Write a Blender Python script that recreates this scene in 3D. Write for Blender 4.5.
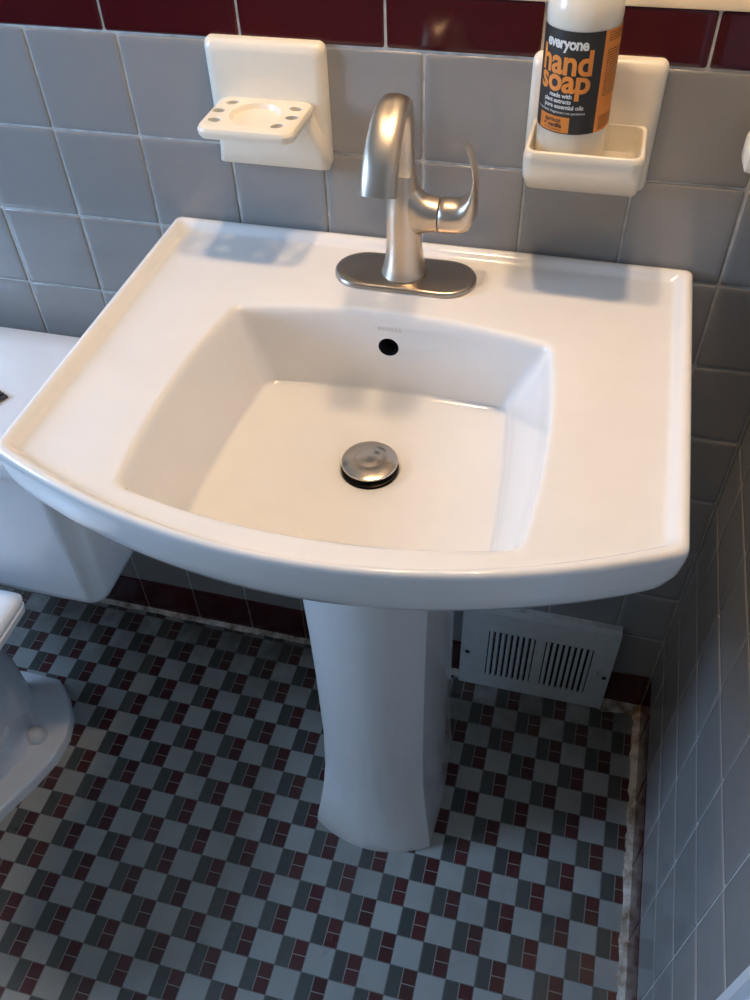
import bpy, bmesh, math, random
from mathutils import Vector, Matrix, noise
random.seed(7)
SC = bpy.context.scene
for o in list(bpy.data.objects): bpy.data.objects.remove(o)
COL = SC.collection
PI = math.pi
# ---------------------------------------------------------------- camera
cd = bpy.data.cameras.new('camera'); cam = bpy.data.objects.new('camera', cd); COL.objects.link(cam)
CR = Vector((0.9684042876757745, 0.24761541335941328, -0.02966045646946351))
CDN = Vector((0.16089214628191423, -0.7112076076906695, -0.6843226256856011))
CF = Vector((-0.190543572119159, 0.6579288303663878, -0.7285758720231434))
mw = Matrix((CR, -CDN, -CF)).transposed().to_4x4()
mw.translation = Vector((0.62238184, -0.87449141, 1.40035744))
cam.matrix_world = mw
cd.sensor_fit = 'VERTICAL'; cd.sensor_height = 36; cd.lens = 36*866.4/1000; cd.clip_start = .02
SC.camera = cam
# ---------------------------------------------------------------- world, lights, exposure
w = bpy.data.worlds.new('world'); SC.world = w; w.use_nodes = True
w.node_tree.nodes['Background'].inputs[0].default_value = (.55, .7, 1, 1)
w.node_tree.nodes['Background'].inputs[1].default_value = .3
SC.view_settings.view_transform = 'Standard'; SC.view_settings.look = 'None'
SC.view_settings.exposure = 0.0; SC.view_settings.gamma = 1; SC.view_settings.use_curve_mapping = False
LAMPS_X = (.395, .60); LAMP_Y, LAMP_Z = -.19, 1.98; LAMP_R = .035; LAMP_E = 325
WIN_Y0, WIN_Y1, WIN_Z0, WIN_Z1 = -.95, -.36, 1.02, 1.66
WALL_L = -1.0; WALL_F = -2.0; CEIL = 2.4; XR = .8463
ld = bpy.data.lights.new('window_daylight', 'AREA'); ld.shape = 'RECTANGLE'
ld.size = WIN_Y1-WIN_Y0-.08; ld.size_y = WIN_Z1-WIN_Z0-.08; ld.energy = 23; ld.color = (.41, .64, 1)
lo = bpy.data.objects.new('window_daylight', ld); COL.objects.link(lo)
lo.location = (WALL_L+.012, (WIN_Y0+WIN_Y1)/2, (WIN_Z0+WIN_Z1)/2)
lo.rotation_euler = Vector((-1, 0, 0)).to_track_quat('Z', 'Y').to_euler()

# ---------------------------------------------------------------- material helpers
class NT:
    def __init__(s, name):
        s.m = bpy.data.materials.new(name); s.m.use_nodes = True
        s.t = s.m.node_tree; s.b = s.t.nodes['Principled BSDF']
    def n(s, typ, **k):
        x = s.t.nodes.new(typ)
        for a, b in k.items(): setattr(x, a, b)
        return x
    def l(s, a, b): s.t.links.new(a, b)
    def put(s, sock, v):
        if hasattr(v, 'is_linked') or hasattr(v, 'links'): s.l(v, sock)
        else: sock.default_value = v
    def f(s, op, a, b=0.0, c=0.0):
        x = s.n('ShaderNodeMath', operation=op)
        s.put(x.inputs[0], a); s.put(x.inputs[1], b); s.put(x.inputs[2], c)
        return x.outputs[0]
    def mix(s, fac, a, b):
        x = s.n('ShaderNodeMix', data_type='RGBA')
        s.put(x.inputs[0], fac); s.put(x.inputs[6], a); s.put(x.inputs[7], b)
        return x.outputs[2]
    def pos(s):
        g = s.n('ShaderNodeNewGeometry'); x = s.n('ShaderNodeSeparateXYZ'); s.l(g.outputs['Position'], x.inputs[0])
        return g.outputs['Position'], x.outputs
    def noise(s, vec, scale, detail=4, rough=.5):
        x = s.n('ShaderNodeTexNoise'); s.l(vec, x.inputs['Vector'])
        x.inputs['Scale'].default_value = scale; x.inputs['Detail'].default_value = detail; x.inputs['Roughness'].default_value = rough
        return x.outputs['Fac']
    def ramp(s, v, lo_, hi_, a=0., b=1.):
        x = s.n('ShaderNodeMapRange'); s.put(x.inputs[0], v)
        for i, q in enumerate((lo_, hi_, a, b)): s.put(x.inputs[i+1], q)
        return x.outputs[0]
    def bump(s, h, strength=.3, dist=.001):
        x = s.n('ShaderNodeBump'); s.l(h, x.inputs['Height']); x.inputs['Strength'].default_value = strength; x.inputs['Distance'].default_value = dist
        s.l(x.outputs[0], s.b.inputs['Normal'])
def C4(c): return (c[0], c[1], c[2], 1)
def basic(name, col, rough=.5, metal=0, coat=0, var=.06, scale=30, bump=0, bscale=200, spec=.5):
    t = NT(name); p, _ = t.pos()
    nz = t.noise(p, scale)
    c = t.mix(t.ramp(nz, .3, .7), C4([x*(1-var) for x in col]), C4([min(1, x*(1+var)) for x in col]))
    t.l(c, t.b.inputs['Base Color'])
    t.b.inputs['Roughness'].default_value = rough; t.b.inputs['Metallic'].default_value = metal
    t.b.inputs['Coat Weight'].default_value = coat; t.b.inputs['Coat Roughness'].default_value = .04
    t.b.inputs['Specular IOR Level'].default_value = spec
    if bump: t.bump(t.noise(p, bscale), bump, .001)
    return t.m
M = {}
M['ceramic'] = basic('white_porcelain', (.84, .82, .79), .13, var=.012, coat=.3)
M['toilet'] = basic('toilet_porcelain', (.78, .79, .80), .12, var=.012, coat=.3)
M['seat'] = basic('toilet_seat_plastic', (.82, .82, .82), .25, var=.01)
M['cream'] = basic('cream_glazed_ceramic', (.84, .77, .64), .28, var=.02, coat=.15)
M['shade'] = basic('dark_void', (.006, .006, .006), .9)  # near-black colour that paints in the shade inside openings
M['grout'] = basic('grout', (.50, .49, .46), .9, var=.22, scale=60)
M['grout_dark'] = basic('baseboard_grout', (.20, .15, .12), .9, var=.3, scale=60)
M['paint'] = basic('wall_paint', (.46, .41, .33), .6, var=.03, bump=.1)
M['dark_paint'] = basic('taupe_wall_paint', (.42, .33, .24), .7, var=.03)
M['ceil'] = basic('ceiling_paint', (.60, .54, .46), .7, var=.02)
M['trim'] = basic('trim_paint', (.74, .76, .78), .3, var=.02)
M['vent'] = basic('vent_enamel', (.66, .68, .66), .4, var=.07, scale=50)
M['screw'] = basic('screw_metal', (.05, .05, .05), .5, .6)
M['clip'] = basic('dark_brown_plastic', (.035, .028, .022), .3)
M['black'] = basic('label_black', (.028, .024, .02), .45)
M['orange'] = basic('label_orange', (.80, .27, .045), .45, var=.03)
M['white'] = basic('label_white', (.78, .76, .70), .45)
M['smalltext'] = basic('label_small_print', (.14, .055, .02), .5)
M['logo'] = basic('logo_grey', (.50, .48, .46), .3)
M['bolt'] = basic('bolt_cap', (.70, .70, .70), .25)
M['liner'] = basic('drain_dark', (.03, .022, .018), .4, .5)
def brushed(name, col, rough, aniso):
    t = NT(name); p, xyz = t.pos()
    mp = t.n('ShaderNodeMapping'); t.l(p, mp.inputs[0]); mp.inputs['Scale'].default_value = (1, 1, 12)
    nz = t.noise(mp.outputs[0], 500, 2)
    t.l(t.mix(nz, C4([c*.93 for c in col]), C4(col)), t.b.inputs['Base Color'])
    t.b.inputs['Metallic'].default_value = 1
    t.l(t.ramp(nz, .3, .7, rough*.97, rough*1.03), t.b.inputs['Roughness'])
    t.b.inputs['Anisotropic'].default_value = aniso
    return t.m
M['nickel'] = brushed('brushed_nickel', (.64, .545, .44), .36, .4)
M['nickel_plate'] = brushed('brushed_nickel_plate', (.47, .42, .36), .30, .2)
M['steel'] = brushed('drain_steel', (.62, .55, .48), .2, .0)
# milky soap bottle
t = NT('milky_bottle'); p, _ = t.pos()
t.l(t.mix(t.noise(p, 20), (.78, .72, .60, 1), (.84, .78, .66, 1)), t.b.inputs['Base Color'])
t.b.inputs['Roughness'].default_value = .18; t.b.inputs['Subsurface Weight'].default_value = .35
t.b.inputs['Subsurface Radius'].default_value = (.02, .015, .01); t.b.inputs['Subsurface Scale'].default_value = .6
M['bottle'] = t.m
# glazed wall tile, a random tint for each tile
def glazed(name, c0, c1, rough=.2, cloud=.05):
    t = NT(name); p, _ = t.pos()
    a = t.n('ShaderNodeVertexColor', layer_name='tint')
    s = t.n('ShaderNodeSeparateColor'); t.l(a.outputs['Color'], s.inputs[0])
    v = t.f('ADD', t.f('MULTIPLY', s.outputs[0], 1-cloud*2), t.f('MULTIPLY', t.noise(p, 22, 5), cloud*2))
    t.l(t.mix(v, C4(c0), C4(c1)), t.b.inputs['Base Color'])
    t.b.inputs['Roughness'].default_value = rough
    t.bump(t.noise(p, 14, 2), .25, .004)
    return t.m
M['gray_tile'] = glazed('gray_glazed_tile', (.258, .250, .242), (.314, .304, .294), .17, .2)
M['maroon_tile'] = glazed('maroon_glazed_tile', (.050, .004, .006), (.068, .006, .009), .12, .2)
M['maroon_base'] = glazed('maroon_baseboard_tile', (.055, .008, .010), (.075, .011, .014), .2, .2)
# mosaic floor
MM = .041575; OU = .136639; OV = -.514954
def mosaic():
    t = NT('mosaic_floor'); p, X = t.pos()
    u = t.f('MULTIPLY_ADD', X[0], 1/MM, -OU/MM); v = t.f('MULTIPLY_ADD', X[1], -1/MM, OV/MM)
    cu = t.f('FLOOR', u); cv = t.f('FLOOR', v); fu = t.f('SUBTRACT', u, cu); fv = t.f('SUBTRACT', v, cv)
    dark = t.f('GREATER_THAN', t.f('FLOORED_MODULO', t.f('ADD', cu, cv), 2.0), .5)
    edge = lambda q: t.f('MINIMUM', q, t.f('SUBTRACT', 1.0, q))
    d1 = t.f('MINIMUM', edge(fu), edge(fv))
    hu = t.f('ABSOLUTE', t.f('SUBTRACT', fu, .5)); hv = t.f('ABSOLUTE', t.f('SUBTRACT', fv, .5))
    right = t.f('GREATER_THAN', fu, .5)
    inv = lambda q: t.f('SUBTRACT', 1.0, q)
    hu2 = t.f('ADD', hu, inv(dark))                       # only in dark blocks
    hv2 = t.f('ADD', hv, inv(t.f('MULTIPLY', dark, right)))
    d2 = t.f('MINIMUM', hu2, hv2)
    g_out = t.ramp(d1, .012, .026, 1, 0)
    g_in = t.ramp(d2, .010, .022, 1, 0)
    # random per stone
    cb = t.n('ShaderNodeCombineXYZ'); t.l(t.f('MULTIPLY_ADD', t.f('MULTIPLY', right, dark), .5, cu), cb.inputs[0])
    t.l(t.f('MULTIPLY_ADD', t.f('MULTIPLY', t.f('GREATER_THAN', fv, .5), t.f('MULTIPLY', right, dark)), .5, cv), cb.inputs[1])
    wn = t.n('ShaderNodeTexWhiteNoise', noise_dimensions='2D'); t.l(cb.outputs[0], wn.inputs['Vector'])
    r = wn.outputs['Value']
    light = t.mix(r, (.320, .325, .305, 1), (.390, .395, .372, 1))
    dgray = t.mix(r, (.058, .064, .058, 1), (.085, .092, .083, 1))
    maroon = t.mix(r, (.060, .014, .015, 1), (.095, .020, .022, 1))
    c = t.mix(dark, light, t.mix(right, dgray, maroon))
    grime = t.noise(p, 9, 6, .6)
    c = t.mix(t.f('MULTIPLY', t.ramp(grime, .45, .75), .28), c, (.09, .08, .065, 1))
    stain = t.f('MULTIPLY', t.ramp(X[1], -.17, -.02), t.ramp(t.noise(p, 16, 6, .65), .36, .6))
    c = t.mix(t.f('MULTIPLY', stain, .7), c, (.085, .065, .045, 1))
    gc = t.mix(t.noise(p, 40), (.10, .10, .09, 1), (.19, .18, .16, 1))
    c = t.mix(t.f('MULTIPLY', g_out, .75), c, gc)
    c = t.mix(g_in, c, (.30, .27, .24, 1))
    t.l(c, t.b.inputs['Base Color'])
    g = t.f('MAXIMUM', g_out, g_in)
    t.l(t.f('MULTIPLY_ADD', g, .4, t.ramp(grime, .3, .8, .26, .5)), t.b.inputs['Roughness'])
    t.bump(t.f('SUBTRACT', 1.0, g), .5, .0008)
    return t.m
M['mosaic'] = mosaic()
def caulk():
    t = NT('old_caulk'); p, _ = t.pos()
    n1 = t.noise(p, 35, 6, .65)
    c = t.mix(t.ramp(n1, .35, .62), (.22, .14, .08, 1), (.72, .66, .58, 1))
    t.l(c, t.b.inputs['Base Color']); t.b.inputs['Roughness'].default_value = .85
    t.bump(t.noise(p, 240, 5), .8, .002)
    return t.m
M['caulk'] = caulk()
def emit(name, col, e):
    t = NT(name); t.b.inputs['Base Color'].default_value = C4(col)
    t.b.inputs['Emission Color'].default_value = C4(col); t.b.inputs['Emission Strength'].default_value = e
    t.b.inputs['Roughness'].default_value = .3
    return t.m

# ---------------------------------------------------------------- mesh helpers
def link(name, me, mats, parent=None, smooth=True, angle=None):
    o = bpy.data.objects.new(name, me); COL.objects.link(o)
    for m in (mats if isinstance(mats, (list, tuple)) else [mats]): me.materials.append(m)
    if smooth:
        for p_ in me.polygons: p_.use_smooth = True
        if angle is not None: me.set_sharp_from_angle(angle=math.radians(angle))
    if parent: o.parent = parent; o.matrix_parent_inverse = parent.matrix_world.inverted()
    return o
def obj(name, bm, mats, parent=None, smooth=True, angle=35, bevel=0, segs=3, recalc=True):
    if recalc: bmesh.ops.recalc_face_normals(bm, faces=bm.faces)
    me = bpy.data.meshes.new(name); bm.to_mesh(me); bm.free()
    if parent:                     # vertices are given in world space: bring them to the thing's own frame
        me.transform(Matrix.Translation(-parent.location))
    o = link(name, me, mats, None, smooth, angle)
    if parent: o.parent = parent
    if bevel:
        b = o.modifiers.new('bevel', 'BEVEL'); b.width = bevel; b.segments = segs; b.limit_method = 'ANGLE'; b.angle_limit = math.radians(35)
        b.harden_normals = False
    return o
def sub(name, bm, mats, parent, **k):   # part of a part (its parent part sits at the thing's origin)
    root = parent.parent
    o = obj(name, bm, mats, None, **k)
    o.data.transform(Matrix.Translation(-root.location)); o.parent = parent
    return o
def thing(name, label, cat, loc, group=None):
    o = bpy.data.objects.new(name, None); COL.objects.link(o); o.location = loc; o.empty_display_size = .05
    o['label'] = label; o['category'] = cat
    if group: o['group'] = group
    return o
def tag(o, label, cat, group=None):
    o['label'] = label; o['category'] = cat
    if group: o['group'] = group
    return o
def struct(o): o['kind'] = 'structure'; return o
def loft(bm, rings, cap0=True, cap1=True, closed=True, mat=0):
    vs = [[bm.verts.new(p_) for p_ in r] for r in rings]
    n = len(vs[0])
    for a, b in zip(vs[:-1], vs[1:]):
        for i in range(n if closed else n-1):
            f = bm.faces.new((a[i], a[(i+1) % n], b[(i+1) % n], b[i])); f.material_index = mat
    if cap0: f = bm.faces.new(list(reversed(vs[0]))); f.material_index = mat
    if cap1: f = bm.faces.new(vs[-1]); f.material_index = mat
    return vs
def box(bm, x0, x1, y0, y1, z0, z1, mat=0):
    vs = [bm.verts.new((x, y, z)) for z in (z0, z1) for x, y in ((x0, y0), (x1, y0), (x1, y1), (x0, y1))]
    for f in ((3, 2, 1, 0), (4, 5, 6, 7), (0, 1, 5, 4), (1, 2, 6, 5), (2, 3, 7, 6), (3, 0, 4, 7)):
        q = bm.faces.new([vs[i] for i in f]); q.material_index = mat
def circ(c, r, n=32, ax='z', ry=None):
    ry = r if ry is None else ry
    out = []
    for i in range(n):
        a = 2*PI*i/n; u, v = r*math.cos(a), ry*math.sin(a)
        if ax == 'z': out.append(Vector((c[0]+u, c[1]+v, c[2])))
        elif ax == 'x': out.append(Vector((c[0], c[1]+u, c[2]+v)))
        else: out.append(Vector((c[0]+u, c[1], c[2]+v)))
    return out
def lathe(bm, cx, cy, prof, n=40, cap0=True, cap1=True):
    return loft(bm, [circ((cx, cy, z), max(r, .0002), n) for r, z in prof], cap0, cap1)
def sidecurve(a, b, bulge, n):
    a = Vector(a); b = Vector(b); d = b-a; nrm = Vector((d.y, -d.x)).normalized()
    return lambda s: a + d*s + nrm*(bulge*4*s*(1-s))
def quad_ring(c, z, bulge=(0, 0, 0, 0), r=.01, n=20, k=6, zf=None):
    # c = FL, FR, BR, BL (counter-clockwise from above); bulge is outward for front, right, back, left
    cs = [Vector(q) for q in c]; out = []
    fn = [sidecurve(cs[i], cs[(i+1) % 4], bulge[i], n) for i in range(4)]
    L = [(cs[(i+1) % 4]-cs[i]).length for i in range(4)]
    for i in range(4):
        t0 = r/L[i]; j = (i+1) % 4
        for s in range(n+1): out.append(fn[i](t0+(1-2*t0)*s/n))
        A = fn[i](1-t0); B = fn[j](r/L[j]); Cn = cs[j]
        # the control point where the two sides meet
        for s in range(1, k):
            q = s/k; out.append(A*(1-q)**2+Cn*2*q*(1-q)+B*q*q)
    return [Vector((p_.x, p_.y, z if zf is None else zf(p_))) for p_ in out]
def rrect(cx, cy, w_, h, r, k=6):
    out = []
    r = min(r, w_/2-1e-5, h/2-1e-5)
    for sx, sy, a0 in ((1, 1, 0), (-1, 1, 90), (-1, -1, 180), (1, -1, 270)):
        for s in range(k+1):
            a = math.radians(a0+90*s/k)
            out.append((cx+sx*(w_/2-r)+r*math.cos(a), cy+sy*(h/2-r)+r*math.sin(a)))
    return out

# ---------------------------------------------------------------- the room
P = .1095; ZA = 1.08356
def tile_wall(name, rects, place, grout_rect, mats, grout_mat):
    """rects: (u0,u1,v0,v1,mat index); place(u,v,h) -> world point, h = out of the wall"""
    bm = bmesh.new(); lay = bm.loops.layers.color.new('tint'); g = .0011
    for (u0, u1, v0, v1, mi) in rects:
        cu, cv = (u0+u1)/2, (v0+v1)/2; a, b = random.uniform(-.004, .004), random.uniform(-.004, .004)
        tint = random.random(); rings = []
        for ins, h in ((0, -.0024), (.0002, -.0011), (.0009, -.0003), (.0020, 0.)):
            w_, hh = u1-u0-2*(g+ins), v1-v0-2*(g+ins)
            rings.append([place(x, y, h+(a*(x-cu)+b*(y-cv))) for x, y in rrect(cu, cv, w_, hh, .0022, 2)])
        rings.append([place(cu+(x-cu)*.9, cv+(y-cv)*.9, a*(x-cu)*.9+b*(y-cv)*.9) for x, y in rrect(cu, cv, u1-u0-2*g-.005, v1-v0-2*g-.005, .0022, 2)])
        n0 = len(bm.faces)
        loft(bm, rings, False, True, mat=mi)
        bm.faces.ensure_lookup_table()
        for f in bm.faces[n0:]:
            for lp in f.loops: lp[lay] = (tint, tint, tint, 1)
    if grout_rect:
        for (u0, u1, v0, v1, mi) in grout_rect:
            f = bm.faces.new([bm.verts.new(place(x, y, h)) for x, y, h in ((u0, v0, -.0013), (u1, v0, -.0013), (u1, v1, -.0013), (u0, v1, -.0013))])
            f.material_index = mi
    return struct(obj(name, bm, mats, angle=60, recalc=False))
def back(u, v, h): return Vector((u, -h, v))
def right(u, v, h): return Vector((XR-h, -u, v))          # u = distance from the back wall
def clip(v, lo_, hi_): return max(lo_, min(hi_, v))
ZB = ZA-9*P
def gray_rects(us, u_lo, u_hi):
    out = []
    for a in us:
        u0, u1 = clip(a, u_lo, u_hi), clip(a+P, u_lo, u_hi)
        if u1-u0 < .008: continue
        for k in range(9): out.append((u0, u1, ZA-(k+1)*P, ZA-k*P, 0))
    return out
def cap_rects(off, u_lo, u_hi):
    out = []; a = off-20*.1515
    while a < u_hi:
        u0, u1 = clip(a, u_lo, u_hi), clip(a+.1515, u_lo, u_hi)
        if u1-u0 > .008: out.append((u0, u1, ZA, ZA+.0505, 1))
        a += .1515
    return out
bx0 = WALL_L
r1 = gray_rects([i*P for i in range(-15, 8)], bx0, XR-.001) + cap_rects(.0965, bx0, XR-.001)
tile_wall('wall_back', r1, back, [(bx0, XR, ZB, ZA+.0505, 2)], [M['gray_tile'], M['maroon_tile'], M['grout']], None)
r2 = [(clip(i*P, bx0, XR-.001), clip(i*P+P, bx0, XR-.001), .004, ZB, 0) for i in range(-15, 8) if clip(i*P+P, bx0, XR)-clip(i*P, bx0, XR) > .01]
tile_wall('baseboard_back', r2, back, [(bx0, XR, 0, ZB, 1)], [M['maroon_base'], M['grout_dark']], None)
YR = .07392; YEND = .617
us = [YR+i*P for i in range(-1, 6)]
r1 = gray_rects(us, .001, YEND) + cap_rects(.05, .001, YEND)
tile_wall('wall_right', r1, right, [(0, YEND, ZB, ZA+.0505, 2)], [M['gray_tile'], M['maroon_tile'], M['grout']], None)
r2 = [(clip(a, .001, YEND), clip(a+P, .001, YEND), .004, ZB, 0) for a in us]
r2 = [q for q in r2 if q[1]-q[0] > .01]
tile_wall('baseboard_right', r2, right, [(0, YEND, 0, ZB, 1)], [M['maroon_base'], M['grout_dark']], None)
# painted wall above the cap row, with the cap's thickness
bm = bmesh.new(); box(bm, WALL_L-.1, XR+.1, .006, .10, ZA+.045, CEIL); box(bm, WALL_L-.1, XR+.1, .004, .10, 0, ZA+.05)
struct(obj('wall_back_paint', bm, M['paint'], smooth=False)).name = 'wall_back_upper'
bm = bmesh.new(); box(bm, XR+.006, XR+.10, -YEND, .004, ZA+.045, CEIL); box(bm, XR+.004, XR+.10, -YEND, .004, 0, ZA+.05)
struct(obj('wall_right_upper', bm, M['paint'], smooth=False))
bm = bmesh.new(); box(bm, XR+.004, XR+.10, WALL_F, -1.50, 0, CEIL); box(bm, XR+.004, XR+.10, -1.50, -YEND, 2.06, CEIL)
struct(obj('wall_right_front', bm, M['dark_paint'], smooth=False))
# caulk line on top of the cap row
bm = bmesh.new()
loft(bm, [[Vector((WALL_L, y, z)) for y, z in ((.006, ZA+.0505), (-.0008, ZA+.0500), (-.0003, ZA+.0525), (.006, ZA+.058))],
          [Vector((XR, y, z)) for y, z in ((.006, ZA+.0505), (-.0008, ZA+.0500), (-.0003, ZA+.0525), (.006, ZA+.058))]])
struct(obj('trim_1', bm, M['paint'], angle=80))
# left wall around the window, front wall, ceiling, floor
bm = bmesh.new()
box(bm, WALL_L-.10, WALL_L, WALL_F, WIN_Y0, 0, CEIL); box(bm, WALL_L-.10, WALL_L, WIN_Y1, .004, 0, CEIL)
box(bm, WALL_L-.10, WALL_L, WIN_Y0, WIN_Y1, 0, WIN_Z0); box(bm, WALL_L-.10, WALL_L, WIN_Y0, WIN_Y1, WIN_Z1, CEIL)
struct(obj('wall_left', bm, M['dark_paint'], smooth=False))
bm = bmesh.new(); box(bm, WALL_L-.1, XR+.1, WALL_F-.1, WALL_F, 0, CEIL)
struct(obj('wall_front', bm, M['dark_paint'], smooth=False))
bm = bmesh.new(); box(bm, WALL_L-.1, XR+.1, WALL_F-.1, .1, CEIL, CEIL+.05)
struct(obj('ceiling', bm, M['ceil'], smooth=False))
bm = bmesh.new(); box(bm, WALL_L-.1, XR+.1, WALL_F-.1, .1, -.04, 0)
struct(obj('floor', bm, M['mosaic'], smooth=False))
# window: frame and frosted pane set in the left wall
bm = bmesh.new(); f_ = .04
for y0, y1, z0, z1 in ((WIN_Y0, WIN_Y1, WIN_Z0, WIN_Z0+f_), (WIN_Y0, WIN_Y1, WIN_Z1-f_, WIN_Z1), (WIN_Y0, WIN_Y0+f_, WIN_Z0+f_, WIN_Z1-f_), (WIN_Y1-f_, WIN_Y1, WIN_Z0+f_, WIN_Z1-f_), (WIN_Y0+f_, WIN_Y1-f_, (WIN_Z0+WIN_Z1)/2-.02, (WIN_Z0+WIN_Z1)/2+.02)):
    box(bm, WALL_L-.06, WALL_L+.008, y0, y1, z0, z1)
wf = struct(obj('window_1', bm, M['trim'], smooth=False))
bm = bmesh.new(); box(bm, WALL_L-.04, WALL_L-.034, WIN_Y0+f_, WIN_Y1-f_, WIN_Z0+f_, WIN_Z1-f_)
o = obj('window_pane', bm, emit('frosted_daylit_glass', (.45, .66, 1), 1.0), smooth=False); o.parent = wf
# door opening on the right: casing profile and a plain slab
bm = bmesh.new()
prof = ((XR+.004, -YEND), (XR-.012, -YEND), (XR-.015, -YEND-.003), (XR-.015, -YEND-.012), (XR-.009, -YEND-.017), (XR-.008, -YEND-.050), (XR-.006, -YEND-.062), (XR+.004, -YEND-.065))
loft(bm, [[Vector((x, y, 0)) for x, y in prof], [Vector((x, y, 2.10)) for x, y in prof]])
struct(obj('trim_2', bm, M['trim'], angle=40))
bm = bmesh.new(); box(bm, XR+.01, XR+.045, -1.50, -YEND-.065, .01, 2.06)
for z0, z1 in ((.15, .85), (1.0, 1.9)): box(bm, XR+.003, XR+.012, -1.36, -.82, z0, z1)
struct(obj('door_1', bm, M['trim'], smooth=False))
# dirty caulk strip at the foot of the right wall
def caulk_strip(name, pts, w0, hgt):
    bm = bmesh.new(); rings = []
    for i, (p_, side, ww) in enumerate(pts):
        k = noise.noise(Vector((i*.35, w0*90, 0)))*.35+noise.noise(Vector((i*.9, w0*50, 4)))*.25
        W_ = ww*(1+k); p_ = Vector(p_); s = Vector(side)
        rings.append([p_+Vector((0, 0, .0005)), p_+s*W_+Vector((0, 0, .0005)), p_+s*W_*.8+Vector((0, 0, hgt*.35)), p_+s*W_*.35+Vector((0, 0, hgt*(.6+k*.4))), p_+Vector((0, 0, hgt))])
    loft(bm, rings)
    return struct(obj(name, bm, M['caulk'], angle=70))
caulk_strip('trim_3', [((XR+.001, -.002-.0085*i, 0), (-1, 0, 0), .0125) for i in range(71)], .0125, .006)
caulk_strip('trim_4', [((.5+.008*i, .001, 0), (0, -1, 0), .010 if i < 34 else .022) for i in range(43)], .012, .008)
caulk_strip('trim_5', [((WALL_L+.01*i, .001, 0), (0, -1, 0), .009) for i in range(200)], .009, .008)

# ---------------------------------------------------------------- pedestal sink
SX = .437; ZT = .8825
sink = thing('pedestal_sink', 'white porcelain pedestal sink with square basin on tiled bathroom floor', 'sink', (SX, -.02, 0))
def outer(d, z, front=None, r=.008):
    e = d if front is None else front
    return quad_ring([(.137+d, -.419+e*.9), (.737-d, -.4065+e*.9), (.737-d, -.0025-d), (.137+d, -.0025-d)], z, (.0735, 0, 0, 0), r, 28, 7)
def opening(s, z, r=.016):
    # s = inset of the bowl edge
    return quad_ring([(.2625+s, -.431+s), (.6095-s, -.426+s), (.6035-s, -.156-s), (.2690+s, -.156-s)], z, (.0235, .010, .022, .012), r, 28, 7)
def bowl(q, z, r):     # q 0 = opening, 1 = foot of the bowl walls
    A = [(.2655, -.428), (.6065, -.423), (.6005, -.159), (.2720, -.159)]
    B = [(.2820, -.395), (.5800, -.400), (.5650, -.139), (.2900, -.147)]
    c = [(a[0]*(1-q)+b[0]*q, a[1]*(1-q)+b[1]*q) for a, b in zip(A, B)]
    bl = [a*(1-q)+b*q for a, b in zip((.0235, .010, .022, .012), (.012, .005, .006, .006))]
    return quad_ring(c, z, bl, r, 28, 7)
DC = Vector((.437, -.248)); ZD = .7560
def circ_like(ring, r, z):
    out = []
    for p_ in ring:
        d = (Vector((p_.x, p_.y))-DC).normalized()*r
        out.append(Vector((DC.x+d.x, DC.y+d.y, z)))
    return out
def blendr(a, b, t_, z): return [Vector((p_.x*(1-t_)+q.x*t_, p_.y*(1-t_)+q.y*t_, z)) for p_, q in zip(a, b)]
under = quad_ring([(.34, -.335), (.534, -.335), (.534, -.13), (.34, -.13)], .700, (.012, 0, 0, 0), .03, 28, 7)
under2 = quad_ring([(.31, -.350), (.57, -.350), (.57, -.10), (.31, -.10)], .738, (.02, .01, 0, .01), .05, 28, 7)
under3 = quad_ring([(.274, -.392), (.592, -.392), (.592, -.10), (.274, -.10)], .755, (.02, .01, 0, .01), .05, 28, 7)
rings = [under, under2, under3,
         outer(.085, .796, .075, .06), outer(.045, .817, .045, .05), outer(.022, .8250, .022, .042), outer(.012, .8275, .010, .036), outer(.0060, .8315, .0050, .030), outer(.0025, .839, .0020, .022), outer(.0005, .851, .0004, .015), outer(0, .866, None, .010), outer(0, .8755),
         outer(.0008, .8800), outer(.0028, .8822), outer(.006, .8825, .0045), outer(.0095, .8818, .0070), outer(.0130, .8792, .0088), outer(.016, .8760, .0108), outer(.019, .8746, .0125), outer(.022, .8743, .014)]
ro = outer(.022, .8743, .014); op = opening(-.006, .8741)
for t_ in (.25, .5, .75): rings.append(blendr(ro, op, t_, .8742))
rings += [op, opening(-.004, .8740, .012), opening(-.0012, .8736, .011), opening(.0008, .8722, .010), opening(.0020, .8700, .010), bowl(.02, .866, .010)]
NW = 9
for i in range(1, NW): q = i/NW; rings.append(bowl(q*.94, .866-(.866-.778)*q, .010+.008*q))
rings += [bowl(.955, .7735, .019), bowl(1.0, .7700, .020)]
b1 = bowl(1.0, .7700, .020); dr = circ_like(b1, .034, ZD)
for t_, z in ((.03, .7680), (.08, .7665), (.16, .7652), (.32, .7632), (.52, .7612), (.72, .7595), (.88, .7580)): rings.append(blendr(b1, dr, t_, z))
rings += [dr, circ_like(b1, .031, ZD-.0015), circ_like(b1, .0285, ZD-.006), circ_like(b1, .026, ZD-.03)]
bm = bmesh.new(); loft(bm, rings)
basin = obj('basin', bm, [M['ceramic'], M['shade']], sink, angle=50)
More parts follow.
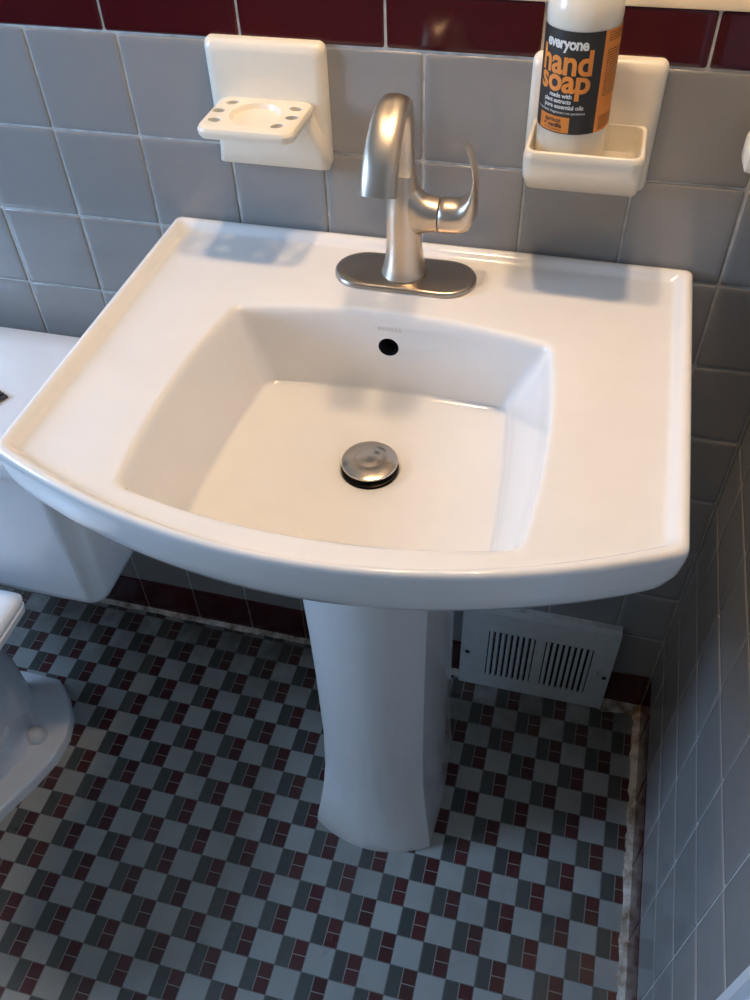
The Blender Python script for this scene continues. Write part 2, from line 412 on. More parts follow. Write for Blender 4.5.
# overflow hole cut through the back wall of the bowl
bm = bmesh.new()
OVc = Vector((.4315, -.128, .8320)); dirv = Vector((0, .9, .16)).normalized()
q_ = dirv.to_track_quat('Z', 'Y').to_matrix()
loft(bm, [[OVc-dirv*.03+q_ @ Vector((.0112*math.cos(a), .0112*math.sin(a), 0)) for a in [2*PI*i/28 for i in range(28)]],
          [OVc+dirv*.022+q_ @ Vector((.0112*math.cos(a), .0112*math.sin(a), 0)) for a in [2*PI*i/28 for i in range(28)]]])
cut = obj('cutter', bm, M['shade'])
bpy.context.view_layer.update()
md = basin.modifiers.new('hole', 'BOOLEAN'); md.operation = 'DIFFERENCE'; md.solver = 'EXACT'; md.object = cut
dg = bpy.context.evaluated_depsgraph_get(); dg.update()
me2 = bpy.data.meshes.new_from_object(basin.evaluated_get(dg))
basin.modifiers.clear(); basin.data = me2; me2.set_sharp_from_angle(angle=math.radians(55))
bpy.data.objects.remove(cut)
# near-black lining that paints in the darkness inside the hole
bm = bmesh.new()
loft(bm, [[OVc+dirv*d+q_ @ Vector((.0110*math.cos(a), .0110*math.sin(a), 0)) for a in [2*PI*i/28 for i in range(28)]] for d in (-.0050, .0215)], False, True)
sub('overflow_dark', bm, M['shade'], basin, recalc=False)
# fonts
def text_mesh(body, size, bold=0.0, spacing=1.0, align='CENTER', sx=1.0):
    cu_ = bpy.data.curves.new('txt', 'FONT'); cu_.body = body; cu_.size = size; cu_.offset = bold
    cu_.space_character = spacing; cu_.align_x = align; cu_.resolution_u = 3
    o_ = bpy.data.objects.new('txt', cu_); COL.objects.link(o_)
    dg_ = bpy.context.evaluated_depsgraph_get(); dg_.update()
    me = bpy.data.meshes.new_from_object(o_.evaluated_get(dg_))
    bpy.data.objects.remove(o_); bpy.data.curves.remove(cu_)
    me.transform(Matrix.Diagonal((sx, 1, 1, 1)))
    return me
# faint maker's word above the overflow
me = text_mesh('KOHLER', .0062, .0, 1.15)
bm = bmesh.new(); bm.from_mesh(me)
for v in bm.verts:
    x, y = v.co.x, v.co.y; z = .8515+y; v.co = Vector((.4335+x, -.1382, z+.0008))
sub('maker_mark', bm, M['logo'], basin, smooth=False, recalc=False)
# drain: flange, dark gap and domed stopper
bm = bmesh.new()
lathe(bm, DC.x, DC.y, [(.0300, ZD+.0004), (.0305, ZD+.0016), (.0290, ZD+.0022), (.0255, ZD+.0010), (.0235, ZD-.008), (.0230, ZD-.028)], 48, False, True)
obj('drain_flange', bm, M['liner'], sink, angle=50)
bm = bmesh.new(); ZS = ZD+.0090
lathe(bm, DC.x, DC.y, [(.006, ZD-.02), (.006, ZS-.003), (.024, ZS-.0035), (.0288, ZS-.002), (.0300, ZS), (.0293, ZS+.0016), (.0270, ZS+.0026), (.0155, ZS+.0046), (.0140, ZS+.0044), (.0125, ZS+.0048), (.004, ZS+.0056)], 56)
obj('drain_stopper', bm, M['steel'], sink, angle=25)
# pedestal
def ped_ring(z):
    # half widths and depths at this height
    def ip(t_, tab):
        for (a, va), (b, vb) in zip(tab[:-1], tab[1:]):
            if t_ <= b:
                q = (t_-a)/(b-a); q = q*q*(3-2*q) if len(tab) > 9 else q
                return va+(vb-va)*q
        return tab[-1][1]
    hf = ip(z, [(0, .0945), (.012, .0938), (.05, .0880), (.10, .0815), (.16, .0765), (.25, .0740), (.45, .0735), (.72, .078)])
    hr = ip(z, [(0, .0990), (.05, .0950), (.12, .0920), (.25, .0905), (.45, .0900), (.72, .093)])
    yf = ip(z, [(0, -.334), (.012, -.333), (.05, -.324), (.10, -.3155), (.16, -.309), (.25, -.304), (.45, -.302), (.72, -.306)])
    bg = ip(z, [(0, .026), (.1, .025), (.3, .024), (.72, .024)])
    yr = -.135
    pts = [(-hf, yf), (hf, yf), (hr, yf+.105), (hr-.006, yr), (-hr+.006, yr), (-hr, yf+.105)]
    out = []
    for s in range(17):
        q = -1+2*s/16; out.append(Vector((SX+q*(hf-.003), yf-bg*(1-q*q), z)))
    out.append(Vector((SX+hf, yf+.003, z)))
    for s in range(1, 7): out.append(Vector((SX+hf+(hr-hf)*math.sin(s/6*PI/2), yf+.003+.102*s/6, z)))
    for s in range(1, 4): out.append(Vector((SX+hr-.002*s, yf+.105+(yr-yf-.105)*s/3, z)))
    for s in range(1, 4): out.append(Vector((SX+(hr-.006)*(1-s/2), yr+(.004 if s == 1 or s == 2 else 0)*0, z)) if s < 4 and s != 3 else Vector((SX-(hr-.006)*.5, yr, z)))
    # mirrored left side
    left = [Vector((2*SX-p_.x, p_.y, z)) for p_ in reversed(out[17:27])]
    return out[:27] + [Vector((SX+(hr-.006)*.4, yr, z)), Vector((SX-(hr-.006)*.4, yr, z))] + left
bm = bmesh.new()
zs = [0.0, .003, .008, .02, .035, .05, .07, .09, .11, .135, .16, .20, .25, .32, .40, .50, .60, .66, .708]
loft(bm, [ped_ring(z) for z in zs])
obj('pedestal', bm, M['ceramic'], sink, angle=28)

# ---------------------------------------------------------------- faucet
FX, FY, FZ = .434, -.066, .8746
fau = thing('faucet', 'brushed nickel single-lever faucet with arched spout on the sink deck', 'faucet', (FX, FY, FZ))
bm = bmesh.new()
def stad(a, b, z): # rounded deck plate outline
    out = []
    for s in range(17): t_ = -PI/2+PI*s/16; out.append(Vector((FX+(a-b)+b*math.cos(t_), FY+b*math.sin(t_), z)))
    for s in range(17): t_ = PI/2+PI*s/16; out.append(Vector((FX-(a-b)+b*math.cos(t_), FY+b*math.sin(t_), z)))
    return out
loft(bm, [stad(.0770, .0325, FZ), stad(.0785, .0340, FZ+.001), stad(.0785, .0340, FZ+.0038), stad(.0775, .033, FZ+.0052), stad(.0755, .031, FZ+.006), stad(.0700, .0255, FZ+.0066)])
obj('deck_plate', bm, M['nickel_plate'], fau, angle=40)
bm = bmesh.new()
z0 = FZ+.0062
lathe(bm, FX-.001, FY, [(.0248, z0), (.0250, z0+.0018), (.0238, z0+.004), (.0222, z0+.011), (.0206, z0+.019), (.0193, z0+.030), (.0187, z0+.045), (.0184, z0+.065), (.0181, z0+.078), (.0170, z0+.088), (.0150, z0+.099), (.0130, z0+.110), (.0118, z0+.1180)], 48)
obj('body', bm, M['nickel'], fau, angle=40)
# side hub that carries the lever
bm = bmesh.new(); HZ = .9515
loft(bm, [circ((x, FY, HZ+dz), r, 40, 'x', rz) for x, r, rz, dz in ((FX+.006, .0165, .034, .004), (FX+.012, .0172, .0275, .0025), (FX+.0165, .0176, .0232, .001), (FX+.0205, .0177, .0205, 0), (FX+.026, .0176, .0186, 0), (FX+.031, .0176, .0180, 0), (FX+.0355, .0176, .0176, 0), (FX+.0362, .0168, .0168, 0))])
obj('valve_hub', bm, M['nickel'], fau, angle=40)
bm = bmesh.new()
# lever: round collar that turns up into a thin blade; rings are ellipses in a tilted frame
def ell(c, nrm, up, a, b, n=32):
    c = Vector(c); nrm = Vector(nrm).normalized(); v = Vector((0, 1, 0)); u = nrm.cross(v).normalized()
    return [c+v*(b*math.cos(2*PI*i/n))+u*(a*math.sin(2*PI*i/n)) for i in range(n)]
path = [((FX+.0370, FY, HZ), (1, 0, 0), .0166, .0166), ((FX+.0378, FY, HZ), (1, 0, 0), .0176, .0176), ((FX+.043, FY, HZ+.0005), (1, 0, 0), .0178, .0178),
        ((FX+.0500, FY, HZ+.0005), (1, 0, .05), .0180, .0178), ((FX+.0560, FY, HZ+.0008), (1, 0, .10), .0180, .0176),
        ((FX+.0618, FY, HZ+.0035), (1, 0, .35), .0168, .0172), ((FX+.0665, FY, HZ+.0115), (1, 0, .95), .0118, .0165), ((FX+.0692, FY, HZ+.0215), (.6, 0, 1), .0068, .0150),
        ((FX+.0705, FY, HZ+.032), (.22, 0, 1), .0036, .0132), ((FX+.0712, FY, HZ+.045), (-.08, 0, 1), .0024, .0118), ((FX+.0688, FY, HZ+.056), (-.22, 0, 1), .0020, .0108),
        ((FX+.0660, FY, HZ+.0655), (-.34, 0, 1), .0018, .0098), ((FX+.0628, FY, HZ+.0730), (-.46, 0, 1), .0016, .0086), ((FX+.0613, FY, HZ+.0758), (-.46, 0, 1), .0009, .0066)]
loft(bm, [ell(c, n_, None, a, b) for c, n_, a, b in path])
obj('lever', bm, M['nickel'], fau, angle=50)
# spout
bm = bmesh.new()
sp = [(-.0010, .9930, .0112, .0112), (-.0010, .9940, .0116, .0116), (-.0008, 1.006, .0110, .0110), (-.0005, 1.022, .0108, .0106), (-.002, 1.038, .0112, .0102), (-.0075, 1.0535, .0120, .0098),
      (-.0180, 1.0665, .0132, .0096), (-.0330, 1.0735, .0142, .0095), (-.0490, 1.0735, .0150, .0094), (-.0640, 1.0680, .0156, .0094), (-.0770, 1.0585, .0161, .0094),
      (-.0870, 1.0480, .0165, .0095), (-.0945, 1.0370, .0168, .0096), (-.0990, 1.0260, .0171, .0097), (-.1010, 1.0195, .0172, .0098)]
cs_ = [Vector((0, a, b)) for a, b, _, _ in sp]; rings = []
for i, (a, b, wx, wt) in enumerate(sp):
    tg = (cs_[min(i+1, len(sp)-1)]-cs_[max(i-1, 0)]).normalized(); nn = tg.cross(Vector((1, 0, 0))).normalized()
    n_ = 36; rg = []
    for k in range(n_):
        a_ = 2*PI*k/n_; ca, sa = math.cos(a_), math.sin(a_)
        e = .85
        rg.append(Vector((FX-.001+wx*math.copysign(abs(ca)**e, ca), FY+a, b))+nn*(wt*math.copysign(abs(sa)**e, sa)))
    rings.append(rg)
# hollow mouth
last = rings[-1]; cc = sum(last, Vector())/len(last)
tgl = (cs_[-1]-cs_[-2]).normalized()
rings.append([cc+(p_-cc)*.86 for p_ in last]); rings.append([cc+(p_-cc)*.82-tgl*.006 for p_ in last])
loft(bm, rings)
spout = obj('spout', bm, M['nickel'], fau, angle=50)
bm = bmesh.new()
loft(bm, [[cc+(p_-cc)*.62-tgl*.0058 for p_ in last], [cc+(p_-cc)*.62-tgl*.0015 for p_ in last], [cc+(p_-cc)*.50-tgl*.0010 for p_ in last]])
sub('aerator', bm, M['screw'], spout)

# ---------------------------------------------------------------- toothbrush and tumbler holder
def plate(bm, x0, x1, z0, z1, th):
    cx, cz, W_, H_ = (x0+x1)/2, (z0+z1)/2, x1-x0, z1-z0
    rg = []
    for ins, y in ((0, .0005), (0, -th*.35), (.0015, -th*.7), (.005, -th*.93), (.011, -th)):
        rg.append([Vector((x, y, z)) for x, z in rrect(cx, cz, W_-2*ins, H_-2*ins, .008, 6)])
    loft(bm, rg)
hx = .2745
hold = thing('toothbrush_holder', 'cream ceramic toothbrush and tumbler holder on the tile left of the faucet', 'toothbrush holder', (hx, -.001, .96))
bm = bmesh.new(); plate(bm, .2105, .3390, .9600, 1.0885, .013)
# lower bracket swelling below the shelf
rg = []
for z, w_, y in ((.9608, .100, -.0130), (.9640, .105, -.0200), (.985, .107, -.025), (1.003, .108, -.029), (1.021, .108, -.036)):
    x0_ = .2118+(z-.9608)*.22; x1_ = .3375-max(0, z-.985)*.36
    rg.append([Vector((x, yy, z)) for x, yy in rrect((x0_+x1_)/2, (y+.0)/2, x1_-x0_, -y, .008, 5)])
loft(bm, rg)
obj('wall_plate', bm, M['cream'], hold, angle=60)
# shelf with a tumbler recess and six brush holes
bm = bmesh.new(); SY0, SY1, SZ = -.008, -.0905, 1.0325
rg = []
cy, dd = (SY0+SY1)/2, SY0-SY1
for ins, z in ((.006, SZ-.0130), (.0015, SZ-.0115), (0, SZ-.008), (0, SZ-.004), (.0015, SZ-.0012), (.004, SZ)):
    rg.append([Vector((x, y, z)) for x, y in rrect(hx+.0005, cy, .102-2*ins, dd-2*ins, .012, 8)])
loft(bm, rg)
shelf = obj('shelf', bm, M['cream'], hold, angle=60)
cutters = bmesh.new()
lathe(cutters, hx+.0005, -.0500, [(.0240, SZ-.0045), (.0268, SZ+.0004), (.0275, SZ+.006)], 40)
HOLES = [(-.0330, -.0270, .35), (-.0400, -.0480, .1), (-.0365, -.0700, -.25), (.0370, -.0310, -.25), (.0395, -.0520, .1), (.0310, -.0730, .5)]
for dx, y, an in HOLES:
    rr = [Vector((hx+.0005+dx+.0066*math.cos(a)*math.cos(an)-.0047*math.sin(a)*math.sin(an), y+.0066*math.cos(a)*math.sin(an)+.0047*math.sin(a)*math.cos(an), 0)) for a in [2*PI*i/24 for i in range(24)]]
    loft(cutters, [[p_+Vector((0, 0, z)) for p_ in rr] for z in (SZ-.03, SZ+.01)])
cut = obj('cutter', cutters, M['cream'])
bpy.context.view_layer.update()
md = shelf.modifiers.new('hole', 'BOOLEAN'); md.operation = 'DIFFERENCE'; md.solver = 'EXACT'; md.object = cut
dg = bpy.context.evaluated_depsgraph_get(); dg.update()
me2 = bpy.data.meshes.new_from_object(shelf.evaluated_get(dg)); shelf.modifiers.clear(); shelf.data = me2; me2.set_sharp_from_angle(angle=math.radians(32))
bpy.data.objects.remove(cut)

# ---------------------------------------------------------------- soap dish
dish = thing('soap_dish', 'cream ceramic soap dish on the wall tile carrying the orange-labelled bottle', 'soap dish', (.6065, -.001, .965))
bm = bmesh.new(); plate(bm, .5445, .6685, .9650, 1.0920, .012)
obj('wall_plate', bm, M['cream'], dish, angle=60)
bm = bmesh.new(); TX0, TX1, TY1, TZ = .5500, .6610, -.0855, 1.0340
tcx, tw = (TX0+TX1)/2, TX1-TX0
rg = []
def tr(ins, y1, z, r=.012, dxx=0): 
    return [Vector((x, y, z)) for x, y in rrect(tcx, (-.006+y1)/2, tw-2*ins, -.006-y1-ins, r, 8)]
rg += [tr(.002, -.020, .9660, .006), tr(.0005, -.026, .9690, .007), tr(0, -.042, .9800, .008), tr(0, -.060, .9925, .009), tr(0, -.0735, 1.0045, .010), tr(0, -.0820, 1.015, .011), tr(0, TY1, 1.026), tr(.0012, TY1, TZ-.0012), tr(.0030, TY1, TZ)]
def ti(ins, z, r): y0_, y1_ = -.0132, TY1+ins; return [Vector((x, y, z)) for x, y in rrect(tcx, (y0_+y1_)/2, tw-2*ins, y0_-y1_, r, 8)]
rg += [ti(.0042, TZ-.0004, .010), ti(.0052, TZ-.003, .010), ti(.0060, TZ-.018, .010), ti(.0085, TZ-.0240, .010), ti(.014, TZ-.0262, .008)]
loft(bm, rg)
obj('tray', bm, M['cream'], dish, angle=60)

# ---------------------------------------------------------------- soap bottle
BX, BY, BZ, BR = .5905, -.0462, TZ-.0255, .0325
TILT = -.015
bot = thing('soap_bottle', 'milky hand soap bottle with black and orange label standing in the soap dish', 'bottle', (BX, BY, BZ))
bm = bmesh.new()
lathe(bm, BX, BY, [(.020, BZ+.0015), (.0250, BZ), (.0292, BZ+.002), (.0315, BZ+.006), (.0323, BZ+.012), (BR-.0004, BZ+.020), (BR-.0004, BZ+.130), (BR, BZ+.134), (.0320, BZ+.142), (.0302, BZ+.151), (.0258, BZ+.161), (.019, BZ+.170), (.0130, BZ+.178), (.0120, BZ+.192)], 64)
obj('bottle_body', bm, M['bottle'], bot, angle=50)
bm = bmesh.new()
lathe(bm, BX, BY, [(.0140, BZ+.186), (.0145, BZ+.187), (.0145, BZ+.201), (.0130, BZ+.203), (.0050, BZ+.2035), (.0045, BZ+.220), (.0095, BZ+.221), (.0100, BZ+.2270), (.008, BZ+.2285)], 32)
obj('pump_cap', bm, M['white'], bot, angle=40)
LZ0, LZ1 = BZ+.041, BZ+.127
view = math.atan2(-.874+.048, .622-.5905)    # direction from the bottle towards the room
CEN = view-math.radians(24)                 # where the label text is centred
def wrap(x, z, off): a = CEN+x/BR; return Vector((BX+(BR+off)*math.cos(a), BY+(BR+off)*math.sin(a), z))
def patch(bm, x0, x1, z0, z1, off, mat=0):
    n = max(2, int(abs(x1-x0)/.0012)+1)
    lo_ = [bm.verts.new(wrap(x0+(x1-x0)*i/n, z0, off)) for i in range(n+1)]; hi_ = [bm.verts.new(wrap(x0+(x1-x0)*i/n, z1, off)) for i in range(n+1)]
    for i in range(n): f = bm.faces.new((lo_[i], lo_[i+1], hi_[i+1], hi_[i])); f.material_index = mat
bm = bmesh.new()
XL0, XL1 = -.034, .0345
patch(bm, XL0, XL1, LZ0, LZ1, .0001, 0)
patch(bm, XL1, XL1+.050, LZ0, LZ1, .0001, 1)
patch(bm, XL0-.050, XL0, LZ0, LZ1, .0001, 1)
label = obj('label', bm, [M['black'], M['orange']], bot, recalc=False, angle=80)
def wtext(bm_out, body, x, z, size, bold, spacing, mat, sx=1.0, align='CENTER', off=.0004, width=None):
    me = text_mesh(body, size, bold, spacing, align)
    if width:
        xs = [v.co.x for v in me.vertices]; ww = max(xs)-min(xs); mid = (max(xs)+min(xs))/2
        me.transform(Matrix.Diagonal((width/ww, 1, 1, 1)) @ Matrix.Translation((-mid if align == 'CENTER' else -min(xs), 0, 0)))
    b = bmesh.new(); b.from_mesh(me)
    bmesh.ops.triangulate(b, faces=b.faces)
    for _ in range(2):
        ed = [e for e in b.edges if e.calc_length() > .003]
        if ed: bmesh.ops.subdivide_edges(b, edges=ed, cuts=1); bmesh.ops.triangulate(b, faces=b.faces)
    vm = {v: bm_out.verts.new(wrap(x+v.co.x, z+v.co.y, off)) for v in b.verts}
    for f in b.faces:
        try: q = bm_out.faces.new([vm[v] for v in f.verts]); q.material_index = mat
        except ValueError: pass
    b.free()
bm = bmesh.new()
wtext(bm, 'everyone', .0005, LZ1-.0140, .0130, .0004, .92, 0, width=.040)
sub('name_lettering', bm, M['white'], label, smooth=False, recalc=False)['label'] = 'white name lettering'
bm = bmesh.new()
wtext(bm, 'made with', .000, LZ1-.0545, .0052, .00012, .95, 0, width=.0215)
wtext(bm, 'plant extracts', -.003, LZ1-.0592, .0052, .00012, .95, 0, width=.027)
wtext(bm, 'pure essential oils', .003, LZ1-.0640, .0052, .00012, .95, 0, width=.038)
wtext(bm, 'no synthetic fragrance | no parabens', -.001, LZ1-.0682, .0030, .00004, 1, 0, width=.050)
sub('claims_lettering', bm, M['white'], label, smooth=False, recalc=False)['label'] = 'small white lettering'
bm = bmesh.new()
wtext(bm, 'hand', .0008, LZ1-.0345, .0290, .0008, .98, 0, width=.0495)
wtext(bm, 'soap', .0008, LZ1-.0492, .0275, .0008, .98, 0, width=.0495)
patch(bm, -.0210, .0110, LZ0+.0010, LZ0+.0150, .0003)
sub('orange_lettering', bm, M['orange'], label, smooth=False, recalc=False)['label'] = 'large orange lettering and flavour box'
bm = bmesh.new()
wtext(bm, 'apricot', -.0050, LZ0+.0100, .0052, .0001, .95, 0, width=.017, off=.0006)
wtext(bm, '+ vanilla', -.0050, LZ0+.0055, .0052, .0001, .95, 0, width=.019, off=.0006)
wtext(bm, '12.75 fl oz (377 mL)', -.0050, LZ0+.0025, .0022, .0, 1, 0, width=.018, off=.0006)
sub('flavour_lettering', bm, M['black'], label, smooth=False, recalc=False)['label'] = 'dark flavour lettering'
bm = bmesh.new()
rs = random.Random(3)
for blk, (za, zb) in enumerate(((LZ1-.010, LZ1-.002), (LZ0+.032, LZ1-.016), (LZ0+.003, LZ0+.014))):
    z = zb
    while z > za:
        x = XL1+.004
        while x < XL1+.026:
            w_ = rs.uniform(.0012, .0045); patch(bm, x, min(x+w_, XL1+.027), z-.00075, z, .0004); x += w_+.0007
        z -= .0021
sub('small_print', bm, M['smalltext'], label, smooth=False, recalc=False)['label'] = 'dark small print'

bot.rotation_euler = (0, TILT, 0)
# ---------------------------------------------------------------- floor-level wall register
VX0, VX1, VZ0, VZ1 = .520, .777, .002, .226
vent = thing('wall_vent', 'grey metal wall vent register at floor level behind the pedestal', 'vent', ((VX0+VX1)/2, -.002, 0))
bm = bmesh.new()
YF = -.020
def vplate():
    # front face with two slotted windows, built as a frame of boxes with bevelled skirts
    ux = [VX0, .566, .645, .662, .741, VX1]; 
    z0, z1 = .042, .176
    box(bm, ux[0], ux[1], YF, YF+.003, VZ0, VZ1); box(bm, ux[2], ux[3], YF, YF+.003, z0, z1); box(bm, ux[4], ux[5], YF, YF+.003, VZ0, VZ1)
    box(bm, ux[1], ux[4], YF, YF+.003, VZ0, z0); box(bm, ux[1], ux[4], YF, YF+.003, z1, VZ1)
    # skirts back to the wall
    box(bm, VX0, VX0+.003, YF+.003, 0, VZ0, VZ1); box(bm, VX1-.003, VX1, YF+.003, 0, VZ0, VZ1)
    box(bm, VX0+.003, VX1-.003, YF+.003, 0, VZ1-.003, VZ1); box(bm, VX0+.003, VX1-.003, YF+.003, 0, VZ0, VZ0+.003)
    return ux, z0, z1
ux, vz0, vz1 = vplate()
obj('face_plate', bm, M['vent'], vent, smooth=False)
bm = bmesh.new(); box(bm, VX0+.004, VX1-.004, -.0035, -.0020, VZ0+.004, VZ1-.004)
obj('duct_dark_sheet', bm, M['shade'], vent, smooth=False)  # black sheet behind the louvers, standing in for the duct's darkness
for a, b in ((ux[1], ux[2]), (ux[3], ux[4])):
    n_ = 8; pw = (b-a)/n_
    for i in range(n_):
        x = a+pw*(i+.62)
        bm = bmesh.new()
        s0 = [Vector((x-pw*.42, YF-.0004, 0)), Vector((x+pw*.12, YF-.0012, 0)), Vector((x+pw*.30, YF+.006, 0)), Vector((x+pw*.22, YF+.0072, 0)), Vector((x+pw*.04, YF+.0006, 0)), Vector((x-pw*.42, YF+.0012, 0))]
        loft(bm, [[p_+Vector((0, 0, z)) for p_ in s0] for z in (vz0-.001, vz1+.001)])
        obj('louver', bm, M['vent'], vent, smooth=False)
for sx_ in (.5320, .7680):
    bm = bmesh.new(); loft(bm, [circ((sx_, YF, .102), .0042, 16, 'y'), circ((sx_, YF-.0015, .102), .0036, 16, 'y'), circ((sx_, YF-.0020, .102), .002, 16, 'y')])
    obj('screw', bm, M['screw'], vent)
bm = bmesh.new(); box(bm, .7485, .7545, YF-.009, YF, .100, .118); obj('damper_lever', bm, M['vent'], vent, bevel=.001)
bm = bmesh.new(); box(bm, .7490, .7540, YF-.0006, YF, .090, .099); obj('lever_slot_dark', bm, M['shade'], vent, smooth=False)  # slot is a black patch on the plate, its shade painted in
# lumpy paint and caulk smeared along the top of the register
bm = bmesh.new(); rg = []
for i in range(50):
    x = VX0-.002+(VX1-VX0+.002)*i/49; k = .5+.5*noise.noise(Vector((i*.6, 3, 0)))
    rg.append([Vector((x, .0, VZ1-.001)), Vector((x, YF+.010+.004*k, VZ1-.0005)), Vector((x, YF+.013+.003*k, VZ1+.001*k+.0008)), Vector((x, 0, VZ1+.002+.003*k))])
loft(bm, rg); obj('caulk_bead', bm, M['grout'], vent, angle=70)

# ---------------------------------------------------------------- toilet
TXC = -.250
toi = thing('toilet', 'white two-piece toilet beside the sink, its tank lid below the sink rim', 'toilet', (TXC, -.30, 0))
def rr3(cx, cy, w_, d_, r, z, k=8): return [Vector((x, y, z)) for x, y in rrect(cx, cy, w_, d_, r, k)]
bm = bmesh.new(); hw = .276
rg = [rr3(TXC, -.140, 2*hw-.050, .185, .02, .374), rr3(TXC, -.140, 2*hw-.022, .212, .025, .377), rr3(TXC, -.140, 2*hw-.010, .222, .026, .385), rr3(TXC, -.140, 2*hw-.005, .226, .027, .398), rr3(TXC, -.140, 2*hw+.004, .230, .032, .52), rr3(TXC, -.141, 2*hw+.014, .234, .036, .662)]
loft(bm, rg); obj('tank', bm, M['toilet'], toi, angle=50)
bm = bmesh.new()
rg = [rr3(TXC, -.146, 2*hw+.020, .240, .05, .662), rr3(TXC, -.147, 2*hw+.038, .252, .055, .664), rr3(TXC, -.147, 2*hw+.040, .254, .055, .680), rr3(TXC, -.147, 2*hw+.034, .248, .052, .690), rr3(TXC, -.147, 2*hw+.018, .232, .048, .6955), rr3(TXC, -.147, 2*hw-.05, .165, .03, .698)]
loft(bm, rg); obj('tank_lid', bm, M['toilet'], toi, angle=50)
# flush lever on the tank front, far left
bm = bmesh.new(); loft(bm, [circ((TXC-.20, -.255, .60), .012, 20, 'y'), circ((TXC-.20, -.268, .60), .012, 20, 'y'), circ((TXC-.20, -.272, .60), .008, 20, 'y')])
box(bm, TXC-.205, TXC-.125, -.280, -.270, .594, .604); obj('flush_lever', bm, M['steel'], toi, bevel=.002)
# bowl, foot and trapway: rings as egg shapes from the floor up
def egg(z, hw_, yb, yf, n=48, sq=1.0):
    out = []; cy = yb-(yb-yf)*.45
    for i in range(n):
        a = 2*PI*i/n; c_, s_ = math.cos(a), math.sin(a)
        L_ = (cy-yf) if s_ < 0 else (yb-cy)
        out.append(Vector((TXC+hw_*math.copysign(abs(c_)**sq, c_), cy+L_*math.copysign(abs(s_)**sq, s_), z)))
    return out
bm = bmesh.new()
rg = [egg(.024, .044, -.225, -.52, sq=.8), egg(.06, .043, -.228, -.52, sq=.85), egg(.12, .045, -.225, -.53), egg(.19, .048, -.240, -.57), egg(.26, .058, -.265, -.63), egg(.32, .080, -.28, -.68), egg(.36, .110, -.27, -.700), egg(.384, .140, -.24, -.705)]
loft(bm, rg); obj('bowl', bm, M['toilet'], toi, angle=60)
# foot flange with facetted outline, from the photographed edge mirrored about the centre
half = [(-.026, -.196), (.052, -.197), (.086, -.226), (.112, -.262), (.1235, -.300), (.1215, -.345), (.106, -.395), (.082, -.452), (.070, -.50), (.074, -.56), (.060, -.61), (.02, -.632)]
outl = [Vector((TXC+x, y)) for x, y in half] + [Vector((TXC-x, y)) for x, y in reversed(half)]
cen = Vector((TXC, -.40))
def foot(s, z): return [Vector((cen.x+(p_.x-cen.x)*s, cen.y+(p_.y-cen.y)*s, z)) for p_ in outl]
bm = bmesh.new()
loft(bm, [foot(1, 0), foot(1.0, .014), foot(.985, .0205), foot(.94, .0245), foot(.62, .034), foot(.45, .075)])
obj('foot', bm, M['toilet'], toi, angle=22, bevel=.003)
for s_ in (1, -1):
    bm = bmesh.new(); cx_ = TXC+s_*.0775
    lathe(bm, cx_, -.318, [(.0175, .0240), (.0180, .0330), (.0172, .0390), (.0140, .0445), (.0080, .0475), (.0015, .0485)], 28)
    obj('bolt_cap', bm, M['bolt'], toi)
# seat and lid
def seat_ring(z, hw_, yb, yf, r, n=16):
    # square back with rounded corners, round front
    out = []
    for i in range(25):
        a = PI+PI*i/24; out.append(Vector((TXC-.015+hw_*math.cos(a), yf+.24+.24*math.sin(a), z)))
    for i in range(7): a = PI/2*i/6; out.append(Vector((TXC-.015+hw_-r+r*math.cos(a), yb-r+r*math.sin(a), z)))
    for i in range(7): a = PI/2+PI/2*i/6; out.append(Vector((TXC-.015-hw_+r+r*math.cos(a), yb-r+r*math.sin(a), z)))
    return out
bm = bmesh.new()
loft(bm, [seat_ring(.388, .176, -.285, -.715, .010), seat_ring(.388, .182, -.279, -.721, .012), seat_ring(.400, .184, -.277, -.723, .013), seat_ring(.403, .181, -.28, -.72, .012)])
obj('seat', bm, M['seat'], toi, angle=50)
bm = bmesh.new()
loft(bm, [seat_ring(.405, .178, -.282, -.717, .024), seat_ring(.405, .183, -.277, -.722, .014), seat_ring(.4125, .185, -.275, -.724, .015), seat_ring(.4185, .181, -.279, -.720, .013), seat_ring(.4225, .170, -.290, -.708, .022)])
obj('seat_lid', bm, M['seat'], toi, angle=50)
for s_ in (1, -1):
    bm = bmesh.new(); loft(bm, [circ((TXC+s_*.075-.022, -.268, .400), .010, 20, 'x'), circ((TXC+s_*.075+.022, -.268, .400), .010, 20, 'x')])
    obj('hinge', bm, M['seat'], toi, bevel=.002)

# small toothed hair clip lying on the tank lid
hc = thing('hair_comb', 'dark toothed plastic comb end lying on the toilet tank lid', 'comb', (-.10, -.165, .698))
bm = bmesh.new(); a_ = Vector((-.141, -.146, .6985)); d_ = Vector((.9, -.42, 0)).normalized(); n_ = Vector((-d_.y, d_.x, 0)); up = Vector((0, 0, 1))
def obox(bm, o_, u0, u1, v0, v1, h):
    q = [o_+d_*u+n_*v for u, v in ((u0, v0), (u1, v0), (u1, v1), (u0, v1))]
    loft(bm, [q, [p_+up*h for p_ in q]])
obox(bm, a_, 0, .082, -.018, .003, .004)
obj('spine', bm, M['clip'], hc, bevel=.0008)
bm = bmesh.new()
for i in range(11): obox(bm, a_, .002+.0075*i, .0065+.0075*i, .002, .0115, .0035)
obj('teeth', bm, M['clip'], hc, smooth=False)

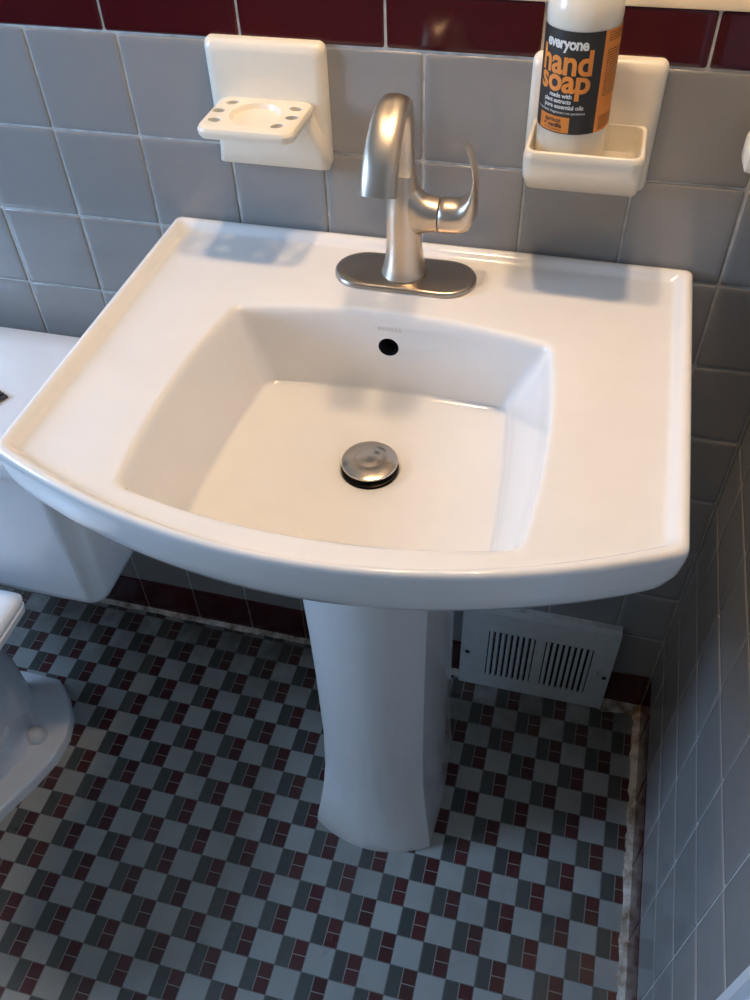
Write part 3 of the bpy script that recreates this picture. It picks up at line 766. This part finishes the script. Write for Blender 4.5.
# ---------------------------------------------------------------- ceramic bar post on the right wall
post = thing('towel_bar_post', 'white ceramic bar post on the right-hand tiled wall, right of the soap dish', 'towel bar', (XR, -.03, 1.02))
bm = bmesh.new()
rg = []
for x, h in ((XR+.0005, .032), (XR-.010, .032), (XR-.014, .029), (XR-.024, .020), (XR-.060, .0165), (XR-.085, .0190), (XR-.095, .0170), (XR-.0985, .010)):
    rg.append([Vector((x, -.036+y, 1.031+z)) for y, z in rrect(0, 0, 2*h, 2*h, h*.45, 6)])
loft(bm, rg); obj('post', bm, M['cream'], post, angle=50)

# ---------------------------------------------------------------- two-light vanity bar over the sink (above the frame, source of the warm light)
lamp = thing('vanity_light', 'metal vanity light with two added bell shades on the wall above the sink', 'lamp', (.485, 0, LAMP_Z))
bm = bmesh.new()
rg = []
for ins, y in ((0, .0055), (0, -.016), (.004, -.022), (.010, -.024)):
    rg.append([Vector((x, y, z)) for x, z in rrect(.485, LAMP_Z+.09, .42-2*ins, .11-2*ins, .03, 6)])
loft(bm, rg)
obj('back_plate', bm, M['nickel_plate'], lamp, angle=40)
warm = emit('warm_bulb', (1.0, .72, .45), LAMP_E)
for lx in LAMPS_X:
    bm = bmesh.new(); pts = [(-.018, .09), (-.08, .10), (-.14, .11), (-.175, .105), (-.188, .085), (-.19, .060)]
    rg = []
    for i, (y, z) in enumerate(pts):
        a = Vector((0,)+pts[max(i-1, 0)]); b = Vector((0,)+pts[min(i+1, len(pts)-1)]); tg = (b-a).normalized(); nn = tg.cross(Vector((1, 0, 0)))
        rg.append([Vector((lx, y, LAMP_Z+z))+Vector((1, 0, 0))*.006*math.cos(2*PI*k/16)+nn*.006*math.sin(2*PI*k/16) for k in range(16)])
    loft(bm, rg); obj('arm', bm, M['nickel_plate'], lamp, angle=50)
    bm = bmesh.new(); Z_ = LAMP_Z
    lathe(bm, lx, LAMP_Y, [(.020, Z_+.062), (.034, Z_+.055), (.046, Z_+.035), (.055, Z_), (.065, Z_-.050), (.078, Z_-.105), (.080, Z_-.107), (.079, Z_-.109), (.0755, Z_-.106), (.062, Z_-.050), (.052, Z_), (.043, Z_+.033), (.032, Z_+.051), (.018, Z_+.058)], 48, True, True)
    sh = obj('added_lamp_shade', bm, M['nickel_plate'], lamp, angle=60)  # unseen bell shade, added to keep lamp light from spreading into the room
    bm = bmesh.new(); lathe(bm, lx, LAMP_Y, [(.015, Z_+.058), (.018, Z_+.045), (.016, Z_+.034)], 24)
    sub('socket', bm, M['nickel_plate'], sh)
    bm = bmesh.new(); lathe(bm, lx, LAMP_Y, [(LAMP_R*math.sin(PI*i/16), Z_-LAMP_R*math.cos(PI*i/16)) for i in range(1, 16)], 32)
    sub('bulb', bm, warm, sh)
